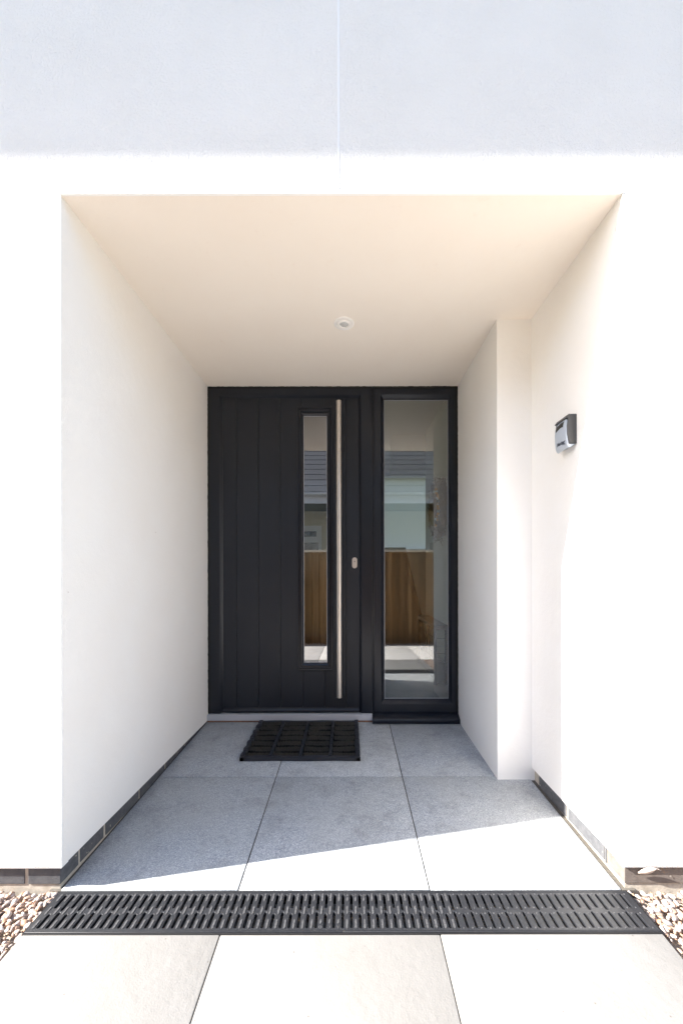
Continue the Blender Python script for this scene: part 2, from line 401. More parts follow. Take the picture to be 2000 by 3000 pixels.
# corner beads round the opening and the movement joint above it
b = MB()
b.box(XL-.003, XL+.0012, YF-.0012, YF+.006, zb, ZC-.0012); b.done('corner_bead', 'bead', house)
b = MB(); b.box(XL-.003, XR+.003, YF-.0012, YF+.006, ZC-.0012, ZC+.004); b.done('corner_bead', 'bead', house)
b = MB(); b.box(-.0330, -.0270, YF-.0006, YF+.005, ZC+.012, ZT, .0003); b.done('movement_bead', 'bead', house)
b = MB()
b.box(X0, XL+.0, YF+.001, YF+.03, zb-.004, zb-.001); b.box(XR, X1, YF+.001, YF+.03, zb-.004, zb-.001); b.done('base_bead', 'bead', house)
# brick plinth: mortar core with bricks 3 mm proud
b = MB()
pr = .013
b.box(X0, XL-pr, YF+pr, 2.5, -.25, zb-.004)
b.box(XR+pr, X1, YF+pr, YN+.03, -.25, zb-.004)
b.done('plinth_mortar', 'mortar', house)
b = MB(); bb = .0015; z0, z1 = -.030, .0262
def rnd3(a): return a+random.uniform(-.0008, .0008)
# left front
xj = XL-pr+.003
b.box(xj-.102, xj, YF+pr-.003, YF+.09, z0, z1, bb, 0); xx = xj-.114
while xx > X0: b.box(xx-.215, xx, rnd3(YF+pr-.003), YF+.09, z0, z1, bb, 0); xx -= .227
# left return
yy0 = YF+.10
js = [1.408, 1.641, 1.873, 2.103, 2.335]; y = YF+.036
prev = YF+.1
for j in js: b.box(XL-.08, rnd3(XL-pr+.003), prev, j, z0, z1-.0, bb, 0); prev = j+.012
b.done('plinth_bricks', ['brick', 'brick_brown', 'brick_pale'], house); b = MB()
# right return (brick tones differ)
prev = YF+.1; tones = 0
for j, t in zip([1.281, 1.507, 1.735], [0, 0, 0]): b.box(rnd3(XR+pr-.003), XR+.08, prev, j, z0, z1, bb, t); prev = j+.012
# right front
xx = XR+pr-.003; t = 1
while xx < X1: b.box(xx, xx+.215, rnd3(YF+pr-.003), YF+.09, z0, z1, bb, t); xx += .227; t = 1 if t == 0 else 0
b.done('plinth_bricks', ['brick', 'brick_brown', 'brick_pale'], house)
# shell behind the facade, eaves and roof
b = MB()
b.box(X0, X0+.2, YF+.04, Y1, -.28, ZT-.1); b.box(X1-.2, X1, YF+.04, Y1, -.28, ZT-.1); b.box(X0+.2, XL-.31, YF+.006, YF+.2, zb, ZT-.1); b.box(XR+.31, X1-.2, YF+.006, YF+.2, zb, ZT-.1); b.box(XL-.31, XR+.31, YF+.006, YF+.2, ZC+.21, ZT-.1)
b.box(X0+.2, -1.25, Y1-.2, Y1, -.28, ZT-.1); b.box(-.1, .2, Y1-.2, Y1, -.28, ZT-.1); b.box(-1.25, -.1, Y1-.2, Y1, 2.26, ZT-.1); b.box(-1.25, -.1, Y1-.2, Y1, -.28, .05); b.box(2.4, X1-.2, Y1-.2, Y1, -.28, ZT-.1); b.box(.2, 2.4, Y1-.2, Y1, 2.26, ZT-.1); b.box(.2, 2.4, Y1-.2, Y1, -.28, 1.2)
b.done('outer_wall', 'render', house)
ZS, OV = 3.826, .463
b = MB(); b.box(X0-.3, X1+.3, YF-OV, YF-OV+.025, ZS, ZS+.17, .002); b.done('fascia_board', 'upvc', house)
b = MB(); b.box(X0-.3, X1+.3, YF-OV+.025, YF-.001, ZS+.012, ZS+.022); b.done('soffit_board', 'upvc', house)
b = MB(); ym = (YF+Y1)/2
b.prism([(X0-.3, YF-OV-.03, ZS+.175), (X0-.3, ym, ZS+2.3), (X0-.3, Y1+.5, ZS+.175)], (X1-X0+.6, 0, 0)); b.done('roof', 'tile', house)

# ---- interior hall, seen through the glass
HX0, HX1, HY = -1.3, .80, Y1-.2
b = MB()
b.box(HX1, HX1+.1, 2.5, 3.96, .05, 2.40)            # short wall carrying the wreath
b.box(HX0-.1, HX0, 2.5, HY, .05, 2.40)
b.box(2.6, 2.7, 3.5, HY, .05, 2.40); b.box(HX1+.1, 2.7, 3.40, 3.5, .05, 2.40)
b.box(HX0, XL+.002, 2.5, 2.6, .05, 2.40); b.box(XN, HX1, 2.5, 2.6, .05, 2.40); b.box(XL+.002, XN, 2.5, 2.6, 2.139, 2.40)
b.done('hall_wall', 'paint', house)
b = MB(); b.box(HX0, 2.6, 2.6, HY, 2.40, 2.45); b.box(HX1-.35, 2.6, 4.0, 4.15, 2.02, 2.40); b.done('hall_ceiling', 'ceil_in', house)
b = MB(); b.box(HX0, 2.6, 2.475, HY, .01, .05); b.done('hall_floor', 'hfloor', house)
b = MB(); b.prism([(.30, 4.45, .05), (.92, 4.45, .05), (.86, 4.45, .41), (.665, 4.45, 1.24), (.30, 4.45, 1.24)], (0, .08, 0)); b.done('stair_panel', 'dark_board', house)
gw = MB(); gw.mitre(.2, 2.4, 1.2, 2.26, [(0, Y1), (0, Y1-.215), (.05, Y1-.215), (.05, Y1)]); gw.box(1.28, 1.34, Y1-.2, Y1-.14, 1.25, 2.21)
gw = gw.done('rear_window', 'upvc', house)
b = MB(); b.box(.25, 1.28, Y1-.12, Y1-.115, 1.25, 2.21); b.box(1.34, 2.35, Y1-.12, Y1-.115, 1.25, 2.21); b.done('glass_pane', 'glass_frost', gw)
gw = MB(); gw.mitre(-1.25, -.1, .05, 2.26, [(0, Y1), (0, Y1-.215), (.05, Y1-.215), (.05, Y1)]); gw = gw.done('added_rear_glazing', 'upvc', house)  # glazed opening added to bring daylight onto the wreath wall
b = MB(); b.box(-1.2, -.15, Y1-.12, Y1-.115, .10, 2.21); b.done('glass_pane', Mat('x', (1,1,1)).m if False else 'glass_clear', gw)

# ---- door frame
FX0, FXM, FX1 = -.896, .150, .6915
b = MB()
b.mitre(FX0, FXM, .046, 2.137, [(0, 2.49), (0, YD), (.066, YD), (.070, YD+.001), (.084, YD+.016), (.087, YD+.018), (.087, YD+.045)], (1, 1, .03, .76))
b.box(FXM-.004, FXM+.0015, YD-.006, YD+.02, .046, 2.136, .001)
b.box(FXM+.007, FXM+.011, YD-.005, YD+.02, .056, 2.136, .001); b.box(FXM-.02, FXM+.03, YD+.006, YD+.06, .056, 2.136)
dfm = b.done('door_frame', 'frame', house); auto_smooth(dfm, 25)
# ragged black sealant round the frame
b = MB()
def rag(p, q, nrm, w, n):
    p, q, nrm = Vector(p), Vector(q), Vector(nrm)
    a = []; c = []
    for i in range(n+1):
        t = p.lerp(q, i/n); k = w*(.75+random.random()*.45)
        if random.random() < .06: k *= 1.7
        a.append(b.bm.verts.new(t-nrm*.010)); c.append(b.bm.verts.new(t+nrm*k))
    for i in range(n): b.bm.faces.new((a[i], a[i+1], c[i+1], c[i]))
rag((FX0, YD-.003, .05), (FX0, YD-.003, 2.137), (-1, 0, 0), .0035, 160)
rag((FX1, YD-.003, .05), (FX1, YD-.003, 2.137), (1, 0, 0), .0030, 160)
rag((FX0, YD-.003, 2.134), (FX1, YD-.003, 2.134), (0, 0, 1), .0040, 120)
for e in range(1):
    r = bmesh.ops.extrude_face_region(b.bm, geom=b.bm.faces[:])
    for v in [g_ for g_ in r['geom'] if isinstance(g_, bmesh.types.BMVert)]: v.co.y += .02
b.done('sealant', 'seal', house)

# ---- door leaf
DX0, DX1, DZ0, DZ1 = -.809, .065, .052, 2.071
YL = YD+.015
CX0, CX1, CZ0, CZ1 = -.331, -.100, .318, 2.020      # glazing cassette
GX0, GX1, GZ0, GZ1 = -.290, -.142, .371, 1.958      # visible glass
b = MB()
gr = [DX0, -.7216, -.580, -.440, -.297, -.157, -.020, DX1]
def strip(x0, x1, z0, z1): b.box(x0+.0010, x1-.0010, YL, YL+.012, z0, z1, .0025)
for a, c in zip(gr, gr[1:]):
    if c <= CX0 or a >= CX1: strip(a, c, DZ0, DZ1); continue
    lo, hi = max(a, CX0), min(c, CX1)
    strip(a, c, DZ0, CZ0+.02); strip(a, c, CZ1-.02, DZ1)
    if a < CX0: strip(a, CX0+.02, CZ0+.015, CZ1-.015)
    if c > CX1: strip(CX1-.02, c, CZ0+.015, CZ1-.015)
for x0, x1, z0, z1 in ((DX0, GX0-.005, DZ0, DZ1), (GX1+.005, DX1, DZ0, DZ1), (GX0-.005, GX1+.005, DZ0, GZ0-.005), (GX0-.005, GX1+.005, GZ1+.005, DZ1)):
    b.box(x0, x1, YL+.005, YL+.044, z0, z1)
door = b.done('door', 'door', house)
b = MB()
b.mitre(CX0, CX1, CZ0, CZ1, [(0, YL+.004), (0, YL-.004), (.004, YL-.007), (.012, YL-.007), (.014, YL-.003), (.017, YL-.003), (.020, YL-.009), (.027, YL-.008), (.0295, YL-.001), (.033, YL+.001), (.040, YL+.010), (.041, YL+.016)], (1, 1.02, 1.29, 1.5))
o = b.done('glazing_frame', 'frame', door); auto_smooth(o, 25)
b = MB(); b.mitre(GX0-.001, GX1+.001, GZ0-.001, GZ1+.001, [(0, YL+.0085), (.0022, YL+.0085), (.0022, YL+.0115)]); b.done('glazing_gasket', 'alu', door)
b = MB(); b.box(GX0-.003, GX1+.003, YL+.012, YL+.016, GZ0-.003, GZ1+.003); b.done('glass_pane', 'glass_door', door)
b = MB(); b.prism([(DX0+.002, YL+.002, .086), (DX0+.002, YL-.009, .080), (DX0+.002, YL-.016, .070), (DX0+.002, YL-.016, .060), (DX0+.002, YL-.013, .056), (DX0+.002, YL+.002, .056)], (DX1-DX0-.004, 0, 0))
o = b.done('weather_bar', 'frame', door); auto_smooth(o, 40)
b = MB(); hx, hy = -.0615, YD-.062
b.cyl((hx, hy, .173), (hx, hy, 2.018), .0168, seg=40)
for z in (.42, 1.77): b.cyl((hx, hy, z), (hx, YL-.0005, z), .010, seg=20)
o = b.done('handle', 'steel', door); auto_smooth(o, 40)
# oval lock escutcheon
def stadium(cx, cz, w, h, n=14):
    r = w/2; k = h/2-r; pts = []
    for i in range(n+1): a = math.pi*i/n; pts.append((cx+r*math.cos(a), cz+k+r*math.sin(a)))
    for i in range(n+1): a = math.pi+math.pi*i/n; pts.append((cx+r*math.cos(a), cz-k+r*math.sin(a)))
    return pts
b = MB()
P = stadium(.036, 1.012, .032, .070); b.prism([(x, YL-.004, z) for x, z in P], (0, .0035, 0))
P = stadium(.036, 1.012, .029, .067); b.prism([(x, YL-.0055, z) for x, z in P], (0, .0014, 0))
esc = b.done('lock_escutcheon', 'steel', door)
b = MB(); b.cyl((.036, YL-.0072, 1.021), (.036, YL-.0055, 1.021), .0085, seg=24); b.box(.0315, .0405, YL-.0068, YL-.0055, .992, 1.019, .0005); b.done('lock_cylinder', 'steel', door)
b = MB(); b.box(.0352, .0368, YL-.0078, YL-.0068, 1.014, 1.026); b.box(.033, .039, YL-.0078, YL-.0070, 1.0195, 1.0225); b.done('keyhole', 'dark_slot', door)

# ---- sidelight
SX0 = FXM+.012
b = MB()
tp = [(0, YD+.07), (0, YD+.003), (.60, YD+.003), (.66, YD+.004), (.88, YD+.020), (.93, YD+.020), (.97, YD+.020), (1, YD+.024), (1, YD+.036)]
b.mitre(SX0, FX1, .056, 2.137, tp, (.2275-SX0, FX1-.639, .080, .075))
side = b.done('sidelight_window', 'frame', house); auto_smooth(side, 25)
b = MB(); b.box(.224, .643, YD+.030, YD+.034, .131, 2.066); b.done('glass_pane', 'glass_side', side)
b = MB(); b.mitre(.2275, .639, .136, 2.062, [(0, YD+.0265), (.0025, YD+.0265), (.0025, YD+.0295)]); b.done('glazing_gasket', 'alu', side)
b = MB(); b.prism([(.146, YD+.02, .055), (.146, YD-.004, .052), (.146, YD-.046, .030), (.146, YD-.050, .024), (.146, YD-.050, .003), (.146, YD+.02, .003)], (XN-.148, 0, 0))
o = b.done('sill', 'frame', side); auto_smooth(o, 30)
b = MB(); b.box(XL+.001, .1455, YD-.022, YD+.030, .013, .0505, .0015); b.box(XL+.001, .1455, YD-.024, YD-.018, .034, .037, .0005)
b.done('threshold', 'alu', house)
b = MB(); b.box(XL+.001, .1455, YD-.012, YD+.03, -.01, .0125); b.done('threshold_packer', 'packer', house)

# ------------------------------------------------------------------ porch light / sensor
pl = empty('ceiling_downlight', (-.0215, 1.806, ZC), 'small round white recessed downlight in the porch ceiling', 'downlight')
c = (-.0215, 1.806, ZC)
b = MB(); b.lathe([(.0485, .001), (.0485, -.0015), (.047, -.003), (.034, -.0045), (.0325, -.0035), (.032, .0)], c); o = b.done('trim_ring', 'white', pl, True)
b = MB(); b.lathe([(.0312, .0), (.031, -.006), (.029, -.0085), (.022, -.009), (.0205, -.004), (.0205, .004)], c); b.done('inner_bezel', 'white', pl, True)
b = MB(); b.lathe([(.0205, -.003), (.016, -.008), (.008, -.0105), (.0001, -.011)], c); o = b.done('lens', Mat('lens_grey', (.56,.57,.57), .25).m, pl, True)

# ------------------------------------------------------------------ key safe on the right wall
ks = empty('key_safe', (XR, 1.466, 1.435), 'grey and silver wall mounted key safe on the white porch wall', 'key safe')
kY0, kY1 = 1.4250, 1.5080; kz0, kz1 = 1.436, 1.549
b = MB()
P = [(0, kz0+.002), (0, kz1-.001), (.004, kz1), (.029, kz1-.001), (.0325, kz1-.012), (.0370, kz1-.045), (.0360, kz1-.075), (.0300, kz0+.002), (.004, kz0)]
b.prism([(XR-p, kY0, z) for p, z in P], (0, kY1-kY0, 0))
bmesh.ops.bevel(b.bm, geom=[e for e in b.bm.edges if abs(e.verts[0].co.y-e.verts[1].co.y) < 1e-6], offset=.0022, segments=2, affect='EDGES')
o = b.done('body', 'dgrey', ks); auto_smooth(o, 40)
def kp(z):
    pts = [(1.4225, .031), (1.4275, .0375), (1.44, .0410), (1.46, .0430), (1.49, .0440), (1.51, .0430), (1.522, .0400), (1.530, .0365), (1.5360, .0325)]
    if z <= pts[0][0]: return pts[0][1]
    for (a, p), (c_, q) in zip(pts, pts[1:]):
        if z <= c_: return p+(q-p)*(z-a)/(c_-a)
    return pts[-1][1]
kc = (kY0+kY1)/2; khw = .0385
def surf(u, z, off=0):        # u in -1..1 , +1 = near end
    e = min(1, abs(u)); return (XR-(kp(z)-.0045*e**3+off), kc-u*khw, z)
b = MB(); NU, NZ = 20, 36; grid = []
for j in range(NZ+1):
    z = 1.4225+(1.5360-1.4225)*j/NZ; grid.append([b.bm.verts.new(surf(-1+2*i/NU, z)) for i in range(NU+1)])
for j in range(NZ):
    for i in range(NU): b.bm.faces.new((grid[j][i], grid[j][i+1], grid[j+1][i+1], grid[j+1][i]))
back = {}
bd = [grid[0][i] for i in range(NU+1)]+[grid[j][NU] for j in range(1, NZ+1)]+[grid[NZ][i] for i in range(NU-1, -1, -1)]+[grid[j][0] for j in range(NZ-1, 0, -1)]
bk = []
for v in bd:
    z = v.co.z; top = max(kz0+.002, z) ; bk.append(b.bm.verts.new((XR-.029 if z > 1.436 else XR-.004-.025*max(0, (z-1.4225)/.0135), v.co.y, z if z > 1.436 else 1.4355)))
for i in range(len(bd)):
    k = (i+1) % len(bd); b.bm.faces.new((bd[i], bd[k], bk[k], bk[i]))
cov = b.done('cover', 'silver', ks, recalc=True); auto_smooth(cov, 45)
b = MB()           # dark top lip around the cover
b.prism([(XR-p, kY0+.001, z) for p, z in [(.028, 1.5485), (.0315, 1.5470), (.0365, 1.5400), (.0395, 1.5345), (.0375, 1.5325), (.030, 1.538)]], (0, kY1-kY0-.002, 0))
b.done('top_lip', 'dgrey', ks)
b = MB()           # dark wavy release catch
nu = 12
for i in range(nu):
    def tz(u): return 1.527-.003*abs(u)**2-.004*(u < -.25)
    def bz(u): return 1.503+.003*math.sin((u+.2)*3.2)
    u0 = -.72+1.34*i/nu; u1 = -.72+1.34*(i+1)/nu
    for k in range(4):
        q = [surf(u, bz(u)+(tz(u)-bz(u))*t/4, .0008) for u, t in ((u0, k), (u1, k), (u1, k+1), (u0, k+1))]; b.poly(q)
b.done('release_catch', 'dark_slot', ks)
def wrap_text(txt, size, u0, z0, name, shear, bold):
    me = text_mesh(txt, size, .0002, shear, bold)
    for v in me.vertices:
        u = u0+v.co.x/khw; z = z0+v.co.y; v.co = Vector(surf(u, z, .0006+v.co.z))
    return link(name, me, 'print', ks)
wrap_text('Master', .0185, .12, 1.4475, 'lettering', .35, .0005)
wrap_text('LOCK', .0062, .62, 1.4395, 'lettering', 0, .0002)

# ------------------------------------------------------------------ door mat
mat = empty('doormat', (-.254, 2.17, 0), 'black rubber grid doormat with bristle ribs in front of the door threshold', 'doormat')
MX0, MX1, MY0, MY1 = -.563, .055, 1.942, 2.388
def zm(y): return zfl(y)+.0015
b = MB(); T = .021
warp = lambda c: (c.x+.0022*math.sin(c.y*95)*(1 if abs(c.x-(MX0+MX1)/2) > .27 else .3), c.y, c.z+zm(c.y)+.0016*math.sin(c.x*22+c.y*60))
def seg_bar_x(x0, x1, y0, y1, z0, z1):
    n = 14
    for i in range(n): b.box(x0+(x1-x0)*i/n, x0+(x1-x0)*(i+1)/n, y0, y1, z0, z1, 0, 0, warp)
def seg_bar_y(x0, x1, y0, y1, z0, z1):
    n = 26
    for i in range(n): b.box(x0, x1, y0+(y1-y0)*i/n, y0+(y1-y0)*(i+1)/n, z0, z1+.0018*math.sin(i*1.6), 0, 0, warp)
seg_bar_x(MX0, MX1, MY0, MY0+.022, 0, T*.82); seg_bar_x(MX0, MX1, MY1-.016, MY1, 0, T*.85)
seg_bar_y(MX0, MX0+.022, MY0, MY1, 0, T); seg_bar_y(MX1-.022, MX1, MY0, MY1, 0, T)
for k in (1, 2, 3):
    x = MX0+(MX1-MX0)*k/4; seg_bar_y(x-.0075, x+.0075, MY0+.02, MY1-.015, 0, T*1.0)
o = b.done('rubber_frame', 'rubber', mat); auto_smooth(o, 50)
b = MB(); b.box(MX0+.01, MX1-.01, MY0+.01, MY1-.01, .0, .004, 0, 0, lambda c: (c.x, c.y, c.z+zm(c.y))); b.done('backing', 'mat_base', mat)
# bristle ribs: rows of short tufts
V = []; F = []
def tuft(x, y, z, h, w, lx, ly):
    n = len(V); V.extend([(x-w, y-w*.6, z), (x+w, y-w*.6, z), (x+w, y+w*.6, z), (x-w, y+w*.6, z), (x+lx, y+ly, z+h)])
    F.extend([(n, n+1, n+4), (n+1, n+2, n+4), (n+2, n+3, n+4), (n+3, n, n+4)])
rows = 7; MI = []
for k in range(4):
    xa = MX0+(MX1-MX0)*k/4+.012; xb = MX0+(MX1-MX0)*(k+1)/4-.012
    if k == 0: xa += .012
    if k == 3: xb -= .012
    for r in range(rows):
        yc = MY0+.036+(MY1-MY0-.068)*r/(rows-1)
        ph = random.random()*6; ph2 = random.random()*6
        for i in range(420):
            x = random.uniform(xa, xb); dy = max(-.009, min(.009, random.gauss(0, .0042))); y = yc+dy+.003*math.sin(x*38+ph)
            h = (.0235+.0020*math.sin(x*33+ph2))*(1-(dy/.016)**2)+random.uniform(-.003, .0015)
            tuft(x, y, zm(y)+.004, max(.006, h), .0016, random.gauss(0, .0018), random.gauss(0, .002))
        # little rubber nubs between the ribs
        if r < rows-1:
            for xn in np.arange(xa, xb, .0075): tuft(xn, yc+.031, zm(yc+.03)+.003, .004, .0020, 0, 0)
me = bpy.data.meshes.new('bristles'); me.from_pydata(V, [], F); link('bristles', me, 'bristle', mat)

# ------------------------------------------------------------------ drain
def curve_plate(name, outer, holes, z0, z1, bev):
    cu = bpy.data.curves.new(name, 'CURVE'); cu.dimensions = '2D'; cu.fill_mode = 'BOTH'
    cu.extrude = (z1-z0)/2-bev; cu.bevel_depth = bev; cu.bevel_resolution = 2; cu.offset = -bev
    for ring in [outer]+holes:
        sp = cu.splines.new('POLY'); sp.points.add(len(ring)-1); sp.use_cyclic_u = True
        for p, (x, y) in zip(sp.points, ring): p.co = (x, y, 0, 1)
    o = bpy.data.objects.new(name, cu); col.objects.link(o); bpy.context.view_layer.update()
    me = bpy.data.meshes.new_from_object(o.evaluated_get(bpy.context.evaluated_depsgraph_get()))
    bpy.data.objects.remove(o); bpy.data.curves.remove(cu)
    me.transform(Matrix.Translation((0, 0, (z0+z1)/2))); return me
def hslot(cx, y0, y1, w, n=8):
    r = w/2; pts = []
    for i in range(n+1): a = math.pi*i/n; pts.append((cx+r*math.cos(a), y1-r+r*math.sin(a)))
    for i in range(n+1): a = math.pi+math.pi*i/n; pts.append((cx+r*math.cos(a), y0+r+r*math.sin(a)))
    return pts
GY0, GY1, ZG = 1.048, 1.182, -.0415
GXJ = -.0195; pitch = .0251
def grate(x0, x1, label, flip):
    root = empty('drain_grate', ((x0+x1)/2, (GY0+GY1)/2, ZG), label, 'drain grate', 'black slotted grates over the channel drain')
    holes = []; cells = []
    n = int((x1-x0-.006)/pitch)
    start = x1-pitch if flip else x0+pitch
    for i in range(n):
        cx = start-i*pitch if flip else start+i*pitch
        if cx < x0+.008 or cx > x1-.008: continue
        lg = (i % 2 == 0)
        holes.append(hslot(cx, 1.1158 if lg else 1.1234, 1.1695, .0085)); holes.append(hslot(cx, 1.0600, 1.1100 if lg else 1.1045, .0085))
    # open notch at the joint end
    e = .0035
    ox0, ox1 = x0+(.0003), x1-(.0003)
    def notch(xe, sg):
        P = []
        for (a, c_) in ((1.0600, 1.1100), (1.1158, 1.1695)):
            r_ = .0036
            P += [(xe, a-.001)]+[(xe+sg*r_*math.sin(t*math.pi/8), a+r_-r_*math.cos(t*math.pi/8)) for t in range(5)]+[(xe+sg*r_*math.cos(t*math.pi/8), c_-r_+r_*math.sin(t*math.pi/8)) for t in range(5)]+[(xe, c_+.001)]
        return P
    if flip: outl = [(ox0, GY0), (ox1, GY0)]+notch(ox1, -1)+[(ox1, GY1), (ox0, GY1)]
    else: outl = [(ox0, GY0), (ox1, GY0), (ox1, GY1), (ox0, GY1)]+notch(ox0, 1)[::-1]
    me = curve_plate('grate_plate', outl, holes, ZG-.012, ZG, .0012)
    pl_ = link('slotted_plate', me, 'grate', root)
    auto_smooth(pl_, 40)
    # raised anti-slip pads between the slots
    b = MB(); ctr = []
    for i in range(n+1):
        cx = start+pitch/2-i*pitch if flip else start-pitch/2+i*pitch
        if cx < x0+.006 or cx > x1-.006: continue
        ctr.append(cx)
        last = i < 3
        if cx < .30:
            rows_ = [(1.1455, 1.1725), (1.1020, 1.1285), (1.0580, 1.0860)]
            if last and not flip: rows_[0] = (1.1455, 1.1585)
            if last and flip: rows_[2] = (1.0720, 1.0860)
            for (a, c_) in rows_:
                P = hslot(cx, a, c_, .0068, 5)
                b.prism([(x, y, ZG-.0005) for x, y in P], (0, 0, .0016))
                P = hslot(cx, a+.001, c_-.001, .0050, 5); b.prism([(x, y, ZG+.001) for x, y in P], (0, 0, .0007))
        else:
            for y in (1.0590, 1.1045, 1.1225, 1.1690): b.lathe([(.0026, -.0005), (.0024, .0008), (.0014, .0016), (.0001, .0018)], (cx, y, ZG), seg=10)
    b.done('grip_pads', 'pad', root)
    # rim lines
    b = MB()
    b.box(ox0, ox1, GY0+.0035, GY0+.0050, ZG-.0005, ZG+.0010, .0004); b.box(ox0, ox1, GY1-.0050, GY1-.0035, ZG-.0005, ZG+.0010, .0004)
    b.done('raised_rim', 'grate', root)
    letters = 'ACO'
    for i, ch in enumerate(letters):
        me = text_mesh(ch, .0115, .0005, 0, .0002)
        if flip:
            me.transform(Matrix.Rotation(math.pi, 4, 'Z')); px_, py_ = x1-pitch*.5-pitch*i, 1.0625
        else: px_, py_ = x0+pitch*.5+pitch*i, 1.1655
        me.transform(Matrix.Translation((px_, py_, ZG+.0004))); link('embossed_letter', me, 'pad', root)
    return root
grate(-.900, GXJ, 'left length of black slotted drain grate in front of the porch', True)
grate(GXJ, .861, 'right length of black slotted drain grate, dusty at its right end', False)
b = MB()
b.box(-.903, .864, GY0-.0045, GY0-.0008, -.14, ZG-.001, .0008); b.box(-.903, .864, GY1+.0008, GY1+.0036, -.14, ZG-.001, .0008)
b.box(-.903, .864, GY0-.0008, GY1+.0008, -.14, -.13); b.box(-.9035, -.9005, GY0, GY1, -.13, ZG-.001); b.box(.8615, .8645, GY0, GY1, -.13, ZG-.001)
b.box(-.9, .861, GY0-.0008, GY0+.010, -.0725, ZG-.0135); b.box(-.9, .861, GY1-.010, GY1+.0008, -.0725, ZG-.0135)
tag(b.done('drain_channel', 'trough', loc=(0, 1.115, -.13)), 'black plastic channel trough under the slotted grates', 'drain channel')

# ------------------------------------------------------------------ little leaf and web by the right plinth
V = []; b = MB()
n = 9; base = Vector((.905, YF+.004, .008)); tip = Vector((.955, YF-.008, .030)); 
for i in range(n):
    t0, t1 = i/n, (i+1)/n
    def lp(t, s): return base.lerp(tip, t)+Vector((-.25*s, .1*s-.05*abs(s), 1.0*s))*.009*math.sin(math.pi*min(1, t*.93+.05))
    for s0, s1 in ((-1, 0), (0, 1)): b.poly([lp(t0, s0), lp(t1, s0), lp(t1, s1), lp(t0, s1)])
bmesh.ops.remove_doubles(b.bm, verts=b.bm.verts, dist=1e-5)
b.cyl(tip, tip+Vector((.012, 0, -.006)), .0006, seg=6)
lf = b.done('dry_leaf', Mat('dry_leaf', (.66,.58,.52), .7).m, smooth=True, loc=base)
sm = lf.modifiers.new('s', 'SOLIDIFY'); sm.thickness = .0006
tag(lf, 'small pale dried leaf stuck under the render beside the porch, right', 'leaf')
b = MB(); p = Vector((.962, YF+.003, .030))
for i in range(7):
    q = p+Vector((random.uniform(-.003, .008), 0, random.uniform(-.008, .001))); b.cyl(p, q, .0005, seg=5); p = q
b.done('stalk', 'twig', lf)

# ------------------------------------------------------------------ things in the hall
wr = empty('wreath', (HX1-.03, 3.18, 1.48), 'round brown twig wreath with amber beads on the hall wall', 'wreath')
wc = Vector((HX1-.048, 3.18, 1.48)); b = MB()
for i in range(2300):
    a = random.uniform(0, 2*math.pi); r = .195+random.gauss(0, .022)
    a2 = a+random.uniform(.12, .42)*random.choice((-1, 1)); r2 = r+random.uniform(-.035, .055)
    p = wc+Vector((random.uniform(-.035, .03), r*math.cos(a), r*math.sin(a))); q = wc+Vector((random.uniform(-.05, .03), r2*math.cos(a2), r2*math.sin(a2)))
    b.cyl(p, q, .0028, .0014, seg=4)
prof = []
for k in range(11):
    a = 2*math.pi*k/10; prof.append((.190+.030*math.cos(a), .022*math.sin(a)))
tb = MB(); tb.lathe(prof, (0, 0, 0), seg=40)
for v in tb.bm.verts: v.co = wc+Vector((v.co.z+.005+random.uniform(-.004, .004), v.co.x+random.uniform(-.005, .005), v.co.y+random.uniform(-.005, .005)))
b.merge(tb.bm)
b.done('twigs', 'twig', wr)
def beads(name, mt, n, lo, hi):
    for i in range(n):
        b = MB(); a = random.uniform(lo, hi); r = .185+random.gauss(0, .015); t = bmesh.new()
        bmesh.ops.create_icosphere(t, subdivisions=2, radius=random.uniform(.007, .013))
        bmesh.ops.translate(t, verts=t.verts, vec=wc+Vector((-.05, r*math.cos(a), r*math.sin(a)))); b.merge(t)
        b.done(name, mt, wr, True)
beads('amber_bead', 'amber', 22, 2.3, 4.2); beads('pearl_bead', 'pearl', 7, 1.9, 4.4)
ct = empty('console_table', (.73, 3.3, .05), 'low black metal console with wire shelf in the hall', 'console table')
tx0, tx1, ty0, ty1 = .675, .79, 3.02, 3.75
b = MB(); b.box(tx0, tx1, ty0, ty1, .49, .525, .003); b.done('table_top', 'black_metal', ct)
for x in (tx0+.012, tx1-.012):
    for y in (ty0+.012, ty1-.012):
        b = MB(); b.box(x-.012, x+.012, y-.012, y+.012, .05, .489, .002); b.done('leg', 'black_metal', ct)
b = MB()
for z in (.42, .36, .30, .24): b.cyl((tx0+.02, ty0+.01, z), (tx1-.02, ty0+.01, z), .002, seg=6); b.cyl((tx0+.01, ty0+.02, z), (tx0+.01, ty1-.02, z), .002, seg=6)
for k in range(10): y = ty0+.04+k*.065; b.cyl((tx0+.01, y, .24), (tx0+.01, y, .42), .002, seg=6)
b.done('wire_shelf', 'black_metal', ct)
b = MB(); b.box(tx0+.02, tx1-.02, ty0+.03, ty1-.03, .06, .22, .004); b.done('storage_box', 'dark_board', ct)

